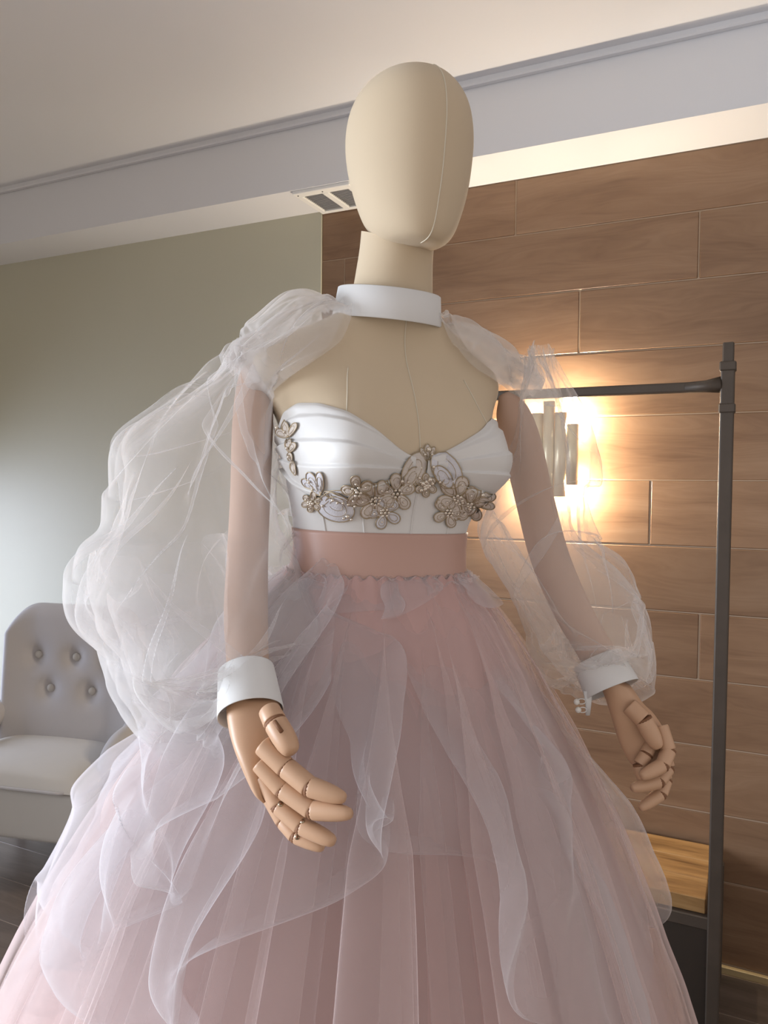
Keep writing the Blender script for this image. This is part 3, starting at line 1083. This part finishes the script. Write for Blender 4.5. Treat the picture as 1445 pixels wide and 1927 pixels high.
def lace(elem_list, beads, cx, cy, white=False, name='lace_flower'):
    """elem_list: outlines [(points px)], each an outlined petal lying on the bodice"""
    c0, n0 = surf(cx, cy, 0.002)
    if c0 is None:
        return
    bmw = bmesh.new()
    fills = []
    for pts in elem_list:
        P3, nn = [], []
        for (x, y) in pts:
            q, n = surf(x, y, 0.0026)
            if q is None or (q - c0).length > 0.06:
                d = ray(x, y)
                t = (c0 - CAM).dot(n0) / d.dot(n0)
                q, n = CAM + d * t, n0
            P3.append(q)
            nn.append(n)
        bm_loop(bmw, P3, 0.00068, 5)
        cc = sum(P3, Vector()) / len(P3)
        if len(P3) > 12:
            bm_loop(bmw, [cc + (p - cc) * 0.58 + n * 0.0011 for p, n in zip(P3, nn)], 0.00042, 4)
        fills.append((P3, nn))
    part = obj(name, bmw, M_WIRE, bod)
    for P3, nn in fills:
        bm = bmesh.new()
        c = sum(P3, Vector()) / len(P3)
        na = sum(nn, Vector()).normalized()
        vo = [bm.verts.new(p - na * 0.0006) for p in P3]
        vi = [bm.verts.new(c + (p - c) * 0.62 + na * 0.0011) for p in P3]
        vc = bm.verts.new(c + na * 0.0004)
        k = len(vo)
        for i in range(k):
            j = (i + 1) % k
            bm.faces.new((vo[i], vo[j], vi[j], vi[i]))
            bm.faces.new((vi[i], vi[j], vc))
        obj('petal', bm, M_PETALW if white else M_PETAL, part)
    if beads:
        bm = bmesh.new()
        for x, y, r in beads:
            q, n = surf(x, y, 0.0045)
            if q is not None:
                bm_sphere(bm, q, r * 0.66 / 1000, 8)
        obj('beading', bm, M_BEAD, part, kind='stuff')


def tear(cx, cy, ang, L, Wd, n=16, base=0.0):
    """petal outline in pixels starting at (cx,cy), pointing along ang (deg, 0 = right, 90 = up)"""
    a = math.radians(ang)
    out = []
    for k in range(n):
        t = 2 * PI * k / n
        l = base + L * (0.5 - 0.5 * math.cos(t))
        w = Wd * math.sin(t) * (0.55 + 0.45 * (0.5 - 0.5 * math.cos(t)))
        out.append((cx + l * math.cos(a) + w * math.sin(a), cy - l * math.sin(a) + w * math.cos(a)))
    return out


def shell(cx, cy, ang, rx, ry, n=22, cut=0.0):
    a = math.radians(ang)
    out = []
    for k in range(n):
        t = 2 * PI * k / n
        x, y = rx * math.cos(t), ry * math.sin(t)
        if y < 0:
            y *= 1 - cut
        out.append((cx + x * math.cos(a) - y * math.sin(a), cy - (x * math.sin(a) + y * math.cos(a))))
    return out


def flower(cx, cy, r, rot=0, n=5, white=False, nb=6):
    el = [tear(cx, cy, rot + 360 * k / n, r, r * 0.42, base=r * 0.12) for k in range(n)]
    bd = [(cx + r * 0.22 * math.cos(2 * PI * k / nb), cy + r * 0.22 * math.sin(2 * PI * k / nb), 3.2) for k in range(nb)] + [(cx, cy, 3.6)]
    bd += [(cx + r * 0.62 * math.cos(math.radians(rot + 360 * k / n)), cy - r * 0.62 * math.sin(math.radians(rot + 360 * k / n)), 2.4) for k in range(0, n, 2)]
    lace(el, bd, cx, cy, white)


# side sprig
lace([tear(545, 822, 150, 26, 9), tear(545, 822, 105, 30, 8), tear(545, 822, 60, 30, 7)], [(527, 803, 4), (541, 812, 3)], 545, 822, name='lace_sprig')
lace([tear(548, 850, 100, 22, 8), tear(548, 850, 60, 20, 7), tear(551, 872, 100, 22, 6), tear(559, 893, 110, 24, 6)], [(546, 842, 3.4), (549, 858, 3.4), (553, 874, 3)], 549, 852, name='lace_sprig')
lace([tear(604, 930, 118, 48, 11), tear(606, 928, 95, 42, 9), tear(606, 930, 140, 46, 9)], [(586, 903, 3), (592, 916, 3)], 598, 922, True, 'lace_leaf')
flower(589, 944, 17, 20, 6, nb=5)
lace([shell(632, 955, -20, 36, 27, cut=0.1)], [(610, 948, 3), (655, 968, 4.5), (648, 972, 3), (662, 974, 3)], 632, 950, True, 'lace_shell')
lace([shell(634, 948, -25, 22, 15)], [], 632, 948, True, 'lace_shell')
lace([tear(612, 926, -8, 62, 14), tear(618, 928, -22, 50, 9)], [(628, 936, 3.5), (636, 940, 3), (646, 940, 3), (656, 944, 3.5), (668, 948, 3)], 640, 932, True, 'lace_leaf')
flower(672, 922, 27, 100, 5)
flower(704, 938, 36, 60, 6, nb=8)
flower(744, 926, 33, 20, 5)
flower(722, 962, 30, 255, 5, white=True)
lace([shell(777, 884, 62, 36, 21)], [(752, 902, 3.5), (768, 912, 3.5), (786, 898, 3.5), (790, 880, 3)], 777, 888, name='lace_shell')
lace([shell(772, 897, 58, 21, 12)], [(764, 905, 3)], 775, 897, name='lace_shell')
lace([tear(803, 868, 118, 28, 6), tear(803, 868, 90, 32, 7), tear(803, 868, 62, 30, 6)], [(804, 847, 5), (797, 856, 3), (811, 856, 3)], 803, 862, name='lace_sprig')
lace([shell(840, 884, -52, 37, 25)], [(815, 878, 3.5), (808, 900, 5), (800, 905, 5), (793, 908, 5), (806, 912, 4), (797, 918, 4.5), (790, 920, 4), (812, 908, 4)], 832, 890, True, 'lace_shell')
lace([shell(834, 896, -50, 24, 14)], [(828, 904, 3)], 832, 896, True, 'lace_shell')
flower(800, 912, 20, 30, 6, nb=7)
flower(862, 936, 38, 75, 6, nb=8)
flower(842, 962, 27, 210, 5)
flower(884, 948, 32, 300, 5)
lace([tear(890, 940, 8, 44, 12), tear(892, 946, -12, 40, 10)], [(906, 927, 4), (920, 934, 3), (908, 946, 3)], 905, 938, name='lace_leaf')

# ------------------------------------------------------------------ tulle skirt with rose sash
Z_TOP = 1.330
skirt = thing('tulle_skirt', Vector((MO.x, MO.y, 0)), 'full blush pink tulle ball skirt with dusty rose satin waistband', 'skirt')
zg = np.linspace(1.322, 1.382, 14)
TT, ZZ = np.meshgrid(tg, zg)
wv = 0.0055 + 0.0012 * np.sin(3 * TT + 40 * ZZ) * np.sin(PI * (ZZ - 1.322) / 0.06)
Gs = torso(TT, ZZ, wv)
Gi = torso(TT[-1:], ZZ[-1:], 0.002)
obj('waistband', grid_mesh('waistband', ml_np(np.concatenate([Gs, Gi])), True), M_SASH, skirt)

RZ = np.array([(1.335, 0.113), (1.31, 0.140), (1.27, 0.185), (1.20, 0.245), (1.1, 0.315), (1.0, 0.375), (0.9, 0.425), (0.8, 0.470), (0.7, 0.505), (0.4, 0.60), (0.0, 0.68)])
CX = np.array([(1.335, 0.0), (1.25, -0.006), (1.0, -0.022), (0.85, -0.032), (0.0, -0.04)])


def skirt_layer(name, mat, k, nf, amp, lat, seed, z_end=0.012, nu=620, nv=110, ph0=-PI, ph1=PI, closed=True, zb=None, tuck=0.0, crump=0.0, push=0.0, gather=0.004, ztop=Z_TOP, front=0.80, folds=0, right=0.0):
    r = np.random.default_rng(seed)
    u = np.linspace(ph0, ph1, nu, endpoint=not closed)
    v = np.linspace(0, 1, nv)
    Ug, Vg = np.meshgrid(u, v)
    if zb is None:
        Ze = np.full_like(Ug, z_end)
    else:
        Ze = zb(Ug)
    e = Vg ** 1.15
    Z = ztop + (Ze - ztop) * e
    # pleats: several frequencies, drifting slowly down the skirt, leaning over themselves
    drift = 0.10 * noise3(np.stack([np.cos(Ug) * 2 + seed, np.sin(Ug) * 2, Vg * 2.2], -1))
    Ud = Ug + drift * Vg
    ph = [r.uniform(0, 2 * PI) for _ in range(4)]
    ns = [nf, int(nf * 1.7) + 1, int(nf * 2.9) + 1, int(nf * 0.45) + 1]
    ws = [1.0, 0.55, 0.18, 0.9]
    mod = 0.55 + 0.75 * np.clip(noise3(np.stack([np.cos(Ug) * 1.7, np.sin(Ug) * 1.7 + seed * 1.7, Vg * 1.5], -1)) + 0.3, 0, 1)
    f = sum(w * np.sin(n * Ud + p) for n, w, p in zip(ns, ws, ph)) / sum(ws)
    g = sum(w * np.cos(n * Ud + p + 0.6) / n for n, w, p in zip(ns[:2], ws[:2], ph[:2]))
    tri_f = tri(nf * Ud / (2 * PI) + ph[0]) * 0.5
    fold = (f + 0.5 * tri_f) * mod
    amp_v = gather + amp * np.clip(Vg * 3.0, 0, 1) ** 0.8 * (0.5 + 0.7 * Vg)
    R = np.interp(Z, RZ[::-1, 0], RZ[::-1, 1]) * k ** np.clip(Vg * 6, 0, 1)
    R = R + push * np.sin(PI * np.clip(Vg, 0, 1)) ** 0.6
    if tuck:
        tk = np.clip((Vg - 0.84) / 0.16, 0, 1)
        Z = Z + (Ze - Z) * 0 + tk ** 2 * 0.05
        R = R + tuck * np.sin(PI * np.clip((Vg - 0.45) / 0.5, 0, 1)) - tk ** 2 * 0.055
    R = R * (1 - right * np.clip((Ug - 0.2) / 1.0, 0, 1) * (Ug < 2.6))
    Rr = R + amp_v * fold
    if crump:
        pc = np.stack([np.cos(Ug) * R, np.sin(Ug) * R, Z], -1)
        Rr = Rr + crump * crumple(pc, 7.0, seed + 5) * np.clip(Vg * 2.5, 0, 1)
    th = Ug + lat * g * nf * 0.12 * np.clip(Vg * 4, 0, 1)
    th2 = th
    Wb = np.stack([np.sin(Ug) * R, -np.cos(Ug) * R, Z], -1) @ np.array(_mz).T + np.array([MO.x, MO.y, 0])
    X = np.sin(th2) * Rr
    Yl = -np.cos(th2) * Rr
    fr = np.where(Yl < 0, front + (1 - front) * np.clip((1.2 - Z) / 1.2, 0, 1) ** 1.0 * 0.5, 1.0)
    Yl = Yl * fr
    L = np.stack([X, Yl, np.zeros_like(X)], -1)
    # blend from the rotated waist ellipse into the round skirt (world aligned)
    wst = ml_np(torso(Ug - 0.0, np.full_like(Ug, 1.327), 0.004 + gather * (1 + fold)))
    W = np.stack([MO.x + np.interp(Z, CX[::-1, 0], CX[::-1, 1]) + L[..., 0] * math.cos(MY) - L[..., 1] * math.sin(MY),
                  MO.y + L[..., 0] * math.sin(MY) + L[..., 1] * math.cos(MY), Z], -1)
    b = np.clip(Vg / 0.06, 0, 1)[..., None]
    b = b * b * (3 - 2 * b)
    wst[..., 2] += 0.003 * np.sin(ns[2] * Ud)
    Wf = wst * (1 - b) + W * b
    if folds:
        Wf = zfolds(Wf, Wb, seed + 90, folds, A=(0.025, 0.06), ext=(0.10, 0.22), dirs=((1, 0, 0.15), (1, 0, 0.6), (1, 0, -0.3)), skew=0.2, wk=0.5)
    Wf[..., 2] = np.maximum(Wf[..., 2], 0.004)
    return obj(name, grid_mesh(name, Wf, closed), mat, skirt)


skirt_layer('skirt_lining', M_LINING, 0.74, 15, 0.020, 0.0, 11, nu=420, nv=60, front=0.86)
skirt_layer('tulle_layer', M_T_SKIRT, 0.82, 25, 0.022, 1.05, 12)
skirt_layer('tulle_layer', M_T_SKIRT, 0.90, 20, 0.026, 1.15, 13)
skirt_layer('tulle_layer', M_T_SKIRT, 0.965, 16, 0.030, 1.2, 14, folds=10)


def zb_over(U):
    # lower edge of the picked-up overskirt: scallops, highest in front
    return (0.86 + 0.13 * np.exp(-((U + 0.25) / 0.55) ** 2) + 0.055 * np.cos(4.5 * U + 0.8) - 0.10 * np.clip(-U - 1.2, 0, 1)
            - 0.14 * np.clip((U - 0.1) / 0.7, 0, 1))


skirt_layer('overskirt', M_T_OVER, 0.97, 13, 0.030, 1.3, 21, nu=760, nv=130, ph0=-2.6, ph1=2.3, closed=False, zb=zb_over, tuck=0.022, crump=0.018, push=0.0, folds=16, right=0.065)
skirt_layer('overskirt', M_T_OVER, 0.96, 9, 0.034, 1.2, 22, nu=420, nv=130, ph0=-2.7, ph1=-0.45, closed=False, zb=lambda U: zb_over(np.minimum(U + 0.6, 0)) - 0.05 + 0.25 * np.clip((U + 0.85) / 0.4, 0, 1) ** 1.5, tuck=0.022, crump=0.022, push=0.004, folds=18)

skirt_layer('waist_ruffle', M_T_OVER, 1.04, 15, 0.012, 1.2, 27, nu=620, nv=26, zb=lambda U: 1.298 + 0.012 * np.sin(5 * U) + 0.006 * np.sin(13 * U), gather=0.007)

# ------------------------------------------------------------------ sheer blouse: collar, yoke, balloon sleeves, cuffs
blouse = thing('tulle_blouse', ml(0, 0, 1.6), 'sheer white tulle blouse with stand collar and huge balloon sleeves', 'blouse')
# stand collar, closed at its side by an overlap
nC = 90
colr = []
ct = np.linspace(-PI, PI, nC, endpoint=False)
for z, a, b, c in ((1.662, 0.0725, 0.0690, -0.012), (1.664, 0.0740, 0.0705, -0.012), (1.682, 0.0715, 0.0685, -0.0145), (1.7015, 0.0690, 0.0665, -0.017), (1.7025, 0.0675, 0.0650, -0.017), (1.684, 0.0690, 0.0660, -0.0145), (1.662, 0.0710, 0.0675, -0.012)):
    colr.append([(a * math.sin(t) - 0.006, c - b * math.cos(t), z + 0.16 * (c - b * math.cos(t))) for t in ct])
coll = obj('collar', grid_mesh('collar', ml_np(np.array(colr)), True), M_CUFF, blouse)


def yoke(front_px, ridge, nlay, side, seed):
    """tulle gathered at the collar, over the shoulder; front edge lies on the chest"""
    F = []
    for x, y in front_px:
        q, n = surf(x, y, 0.007, bvh_torso)
        if q is None:
            q = P(x, y, 1.02 if side < 0 else 1.1)
        F.append(list(q))
    nv = 90
    F = bezier(F, nv)
    Rg = bezier([list(ml(*p)) for p in ridge], nv)
    Ainv = np.array((_mz @ _ml).inverted())
    Fl = (F - np.array([MO.x, MO.y, Z_WAIST])) @ Ainv.T
    Bl = Fl.copy()
    Bl[:, 1] = 0.085 + 0.02 * np.linspace(0, 1, nv)
    Bl[:, 2] = Fl[:, 2] + 0.02
    Bk = Bl @ np.array(_mz @ _ml).T + np.array([MO.x, MO.y, Z_WAIST])
    nu = 150
    t = np.linspace(0, 1, nu)[None, :, None]
    F_, R_, B_ = F[:, None], Rg[:, None], Bk[:, None]
    # quadratic through front, ridge, back, lifted a little to stay off the form
    G = F_ * (2 * (t - .5) * (t - 1)) + R_ * (-4 * t * (t - 1)) + B_ * (2 * t * (t - .5))
    vv = np.linspace(0, 1, nv)[:, None]
    tt = np.linspace(0, 1, nu)[None, :]
    for l in range(nlay):
        w = noise3(np.stack([np.broadcast_to(tt * 5, (nv, nu)) + seed + l * 9, np.broadcast_to(vv * 1.6, (nv, nu)), np.full((nv, nu), l * 3.3)], -1))
        f = np.sin(2 * PI * (6.5 + l) * tt + 2.5 * w + l) * 0.6 + tri(4.5 * tt + w * 1.2 + 0.3 * l) * 0.5
        lift = 0.004 + 0.006 * l + np.sin(PI * tt) * 0.004 + (0.0065 * f) * (0.35 + vv * 1.1) * np.sin(PI * np.clip(tt, 0.02, 0.98)) ** 0.4
        cen = (F_ + B_) / 2 * 0.5 + R_ * 0.5 - np.array([0, 0, 0.10])
        d = G - cen
        d /= np.linalg.norm(d, axis=-1, keepdims=True)
        Gy = G + d * lift[..., None]
        Gy = zfolds(Gy, G, seed + 17 * l, 7, A=(0.010, 0.022), ext=(0.05, 0.10), dirs=((0.55 * side, -0.1, 1.0), (0.9 * side, 0.2, 0.8)), skew=0.15)
        obj('yoke', grid_mesh('yoke', Gy), M_T_YOKE, blouse)


yoke([(664, 592), (656, 622), (632, 668), (588, 706), (536, 745), (508, 775)],
     [(-0.074, 0.0, 1.654), (-0.100, 0.0, 1.674), (-0.135, 0.0, 1.672), (-0.175, 0.0, 1.640), (-0.21, 0.0, 1.612), (-0.225, 0.0, 1.585)], 2, -1, 3)
yoke([(818, 598), (836, 640), (868, 688), (910, 722), (950, 746), (972, 768)],
     [(0.066, 0.0, 1.656), (0.094, 0.0, 1.668), (0.135, 0.0, 1.662), (0.18, 0.0, 1.646), (0.222, 0.0, 1.632), (0.252, 0.0, 1.60)], 2, 1, 8)


def cuff_ring(c, axis, r1, r2, ref):
    axis = axis.normalized()
    a = (ref - axis * ref.dot(axis)).normalized()
    b = axis.cross(a)
    return c, a, b, r1, r2


def ring_pts(c, a, b, r1, r2, u):
    return np.array(c) + np.cos(u)[:, None] * np.array(a) * r1 + np.sin(u)[:, None] * np.array(b) * r2


def cuff(name, c0, c1, r0, r1, ref, parent, n=64):
    ax = (c1 - c0)
    rows = []
    u = np.linspace(0, 2 * PI, n, endpoint=False)
    for t, k in ((0.02, 0.96), (0.0, 0.99), (0.02, 1.0), (0.3, 1.0), (0.7, 1.0), (0.98, 1.0), (1.0, 0.99), (0.98, 0.965), (0.6, 0.96)):
        c, a, b, ra, rb = cuff_ring(c0 + ax * t, ax, (r0 + (r1 - r0) * t) * k, (r0 + (r1 - r0) * t) * k, ref)
        rows.append(ring_pts(c, a, b, ra, rb, u))
    return obj(name, grid_mesh(name, np.array(rows), True), M_CUFF, parent)


def sleeve(rings, c0, ax, rc, wfun, bulge, sag, seed, layers=2, extra=(), folds=13, nu=340, nv1=190, nv2=110, amp=0.014, gath=17):
    """rings: (py, xl, xr, Y, depth); then a last stretch bulges, hangs and gathers into the cuff ring"""
    u = np.linspace(0, 2 * PI, nu, endpoint=False)
    base = []
    for py, xl, xr, Y, dp in rings:
        cx, hw = (xl + xr) / 2, (xr - xl) / 2
        row = []
        for t in u:
            p = P(cx + hw * math.cos(t), py, Y)
            row.append((p.x, p.y + dp * math.sin(t), p.z))
        base.append(row)
    base = np.array(base)
    A = bezier(base, nv1)
    c, a, b, r1, r2 = cuff_ring(c0, ax, rc, rc, Vector((1, 0, 0)))
    # ring direction must run like u: cos -> right, sin -> away from the camera
    if b.y < 0:
        b = -b
    end = ring_pts(c, a, b, r1, r2, u)
    last, prev = A[-1], A[-6]
    T = (last - prev) * (nv2 / 5.0) * 0.30
    t = np.linspace(0, 1, nv2)[1:, None, None]
    h00, h10, h01 = 2 * t ** 3 - 3 * t ** 2 + 1, t ** 3 - 2 * t ** 2 + t, -2 * t ** 3 + 3 * t ** 2
    B = h00 * last + h10 * T + h01 * end
    w = wfun(u)[None, :]
    tt = t[..., 0]
    out = last - last.mean(0)
    out /= np.linalg.norm(out, axis=-1, keepdims=True)
    B = B + (np.sin(PI * tt) ** 0.9 * (0.25 + 0.75 * w) * bulge)[..., None] * out[None]
    B[..., 2] -= np.sin(PI * tt ** 0.8) * w * sag
    G = np.concatenate([A, B], 0)
    nv = len(G)
    v = np.linspace(0, 1, nv)[:, None]
    cen = G.mean(1, keepdims=True)
    d = G - cen
    d /= np.linalg.norm(d, axis=-1, keepdims=True) + 1e-9
    fade = np.clip(np.minimum(v / 0.08, (1 - v) / 0.22), 0, 1) ** 0.8
    UU = np.broadcast_to(u[None], (nv, nu))
    for l in range(layers + len(extra)):
        q = G + np.array([0.3 * l, 0.7 * l, 0])
        cr = 1.25 * crumple(q, 5.2, seed + l) + 0.30 * crumple(q, 11.0, seed + 40 + l)
        sm = noise3(q * 6.0 + seed + 5 * l)
        nz = noise3(np.stack([np.cos(UU) * 1.5 + seed, np.sin(UU) * 1.5, v * 3 + 0 * UU], -1))
        ga = np.sin(gath * UU + 4 * nz + l) * 0.7 + 0.5 * tri(gath * 0.55 * UU / PI + nz + l * 0.3)
        gw = np.exp(-((1 - v) / 0.14) ** 2) + 0.45 * np.exp(-(v / 0.10) ** 2)
        env = np.clip((1 - v) / 0.05, 0, 1)
        disp = amp * (cr * 0.9 + sm * 0.6) * fade + 0.0065 * ga * gw * (0.15 + 0.85 * env) - 0.014 * l * fade
        Gl = G + d * disp[..., None]
        Gl = zfolds(Gl, G, seed + 70 + l, folds, A=(0.020, 0.042), ext=(0.06, 0.15), wk=0.45)
        if l < layers:
            obj('sleeve', grid_mesh('sleeve', Gl, True), M_T_SLEEVE, blouse)
        else:
            a0, a1, v0, v1 = extra[l - layers]
            i0, i1, j0, j1 = int(a0 * nu), int(a1 * nu), int(v0 * nv), int(v1 * nv)
            obj('sleeve_ply', grid_mesh('sleeve_ply', Gl[j0:j1, i0:i1]), M_T_SLEEVE, blouse)


# near sleeve (mannequin's right arm)
cL0, cL1 = P(463, 1262, 0.835), P(472, 1345, 0.800)
cuffL = cuff('cuff', cL0, cL1, 0.0305, 0.0350, Vector((1, 0, 0)), blouse)
sleeve([(632, 446, 506, 1.01, .045), (665, 418, 528, 1.01, .065), (710, 372, 538, 1.01, .08), (770, 292, 542, 1.015, .095), (830, 214, 546, 1.02, .105), (920, 192, 548, 1.02, .11),
        (990, 182, 548, 1.02, .115), (1030, 150, 566, 1.01, .135), (1090, 148, 600, 0.99, .15), (1160, 154, 626, 0.955, .16), (1215, 192, 596, 0.93, .15)],
       cL0, cL1 - cL0, 0.0270,
       lambda u: np.clip(0.30 - 0.30 * np.cos(u) + 0.60 * np.sin(u), 0, 1) ** 1.2, 0.012, 0.17, 31,
       extra=((0.22, 0.74, 0.46, 0.98), (0.27, 0.70, 0.52, 0.98), (0.20, 0.68, 0.58, 0.98), (0.84, 0.999, 0.40, 0.985), (0.0, 0.16, 0.45, 0.985)), amp=0.021)
# far sleeve (mannequin's left arm)
cR0, cR1 = P(1124, 1240, 1.050), P(1152, 1299, 1.030)
cuffR = cuff('cuff', cR0, cR1, 0.0345, 0.0380, Vector((1, 0, 0)), blouse)
sleeve([(655, 985, 1030, 1.10, .04), (700, 972, 1052, 1.10, .06), (760, 955, 1072, 1.10, .07), (850, 940, 1095, 1.11, .08), (940, 905, 1104, 1.11, .085), (1000, 892, 1112, 1.11, .09),
        (1060, 915, 1176, 1.10, .10), (1130, 960, 1226, 1.09, .11), (1190, 996, 1246, 1.08, .11)],
       cR0, cR1 - cR0, 0.0310,
       lambda u: np.clip(0.5 + 0.5 * np.sin(u) + 0.25 * np.cos(u), 0, 1) ** 1.2, 0.026, 0.085, 57, amp=0.011, extra=((0.0, 0.45, 0.6, 0.98), (0.5, 0.9, 0.65, 0.98)))
# cuff placket with pearl buttons and loops on the far cuff
pl = [P(1090, 1306, 1.022), P(1098, 1340, 1.022)]
tube('placket', [P(1106, 1300, 1.022), P(1107, 1322, 1.024), P(1106, 1346, 1.026)], [0.006, 0.0045, 0.003], M_CUFF, cuffR, seg=10, flat=0.35)
for x, y in ((1085, 1321), (1088, 1336)):
    bm = bmesh.new()
    bm_sphere(bm, P(x, y, 1.020), 0.0042, 12)
    obj('pearl_button', bm, M_PEARL, cuffR)
bm = bmesh.new()
for x, y in ((1094, 1320), (1096, 1336)):
    pts = [P(x + 8 * math.cos(t), y + 5 * math.sin(t), 1.021) for t in np.linspace(0, 2 * PI, 14, endpoint=False)]
    bm_loop(bm, pts, 0.0007, 5)
obj('button_loop', bm, M_CUFF, cuffR)

# ------------------------------------------------------------------ square the room to the world axes
bpy.context.view_layer.update()
RG = Matrix.Rotation(-math.atan2(WD.y, WD.x), 4, 'Z')
tops = [(o, o.matrix_world.copy()) for o in SC.objects if o.parent is None]
for o, m in tops:
    o.matrix_world = RG @ m
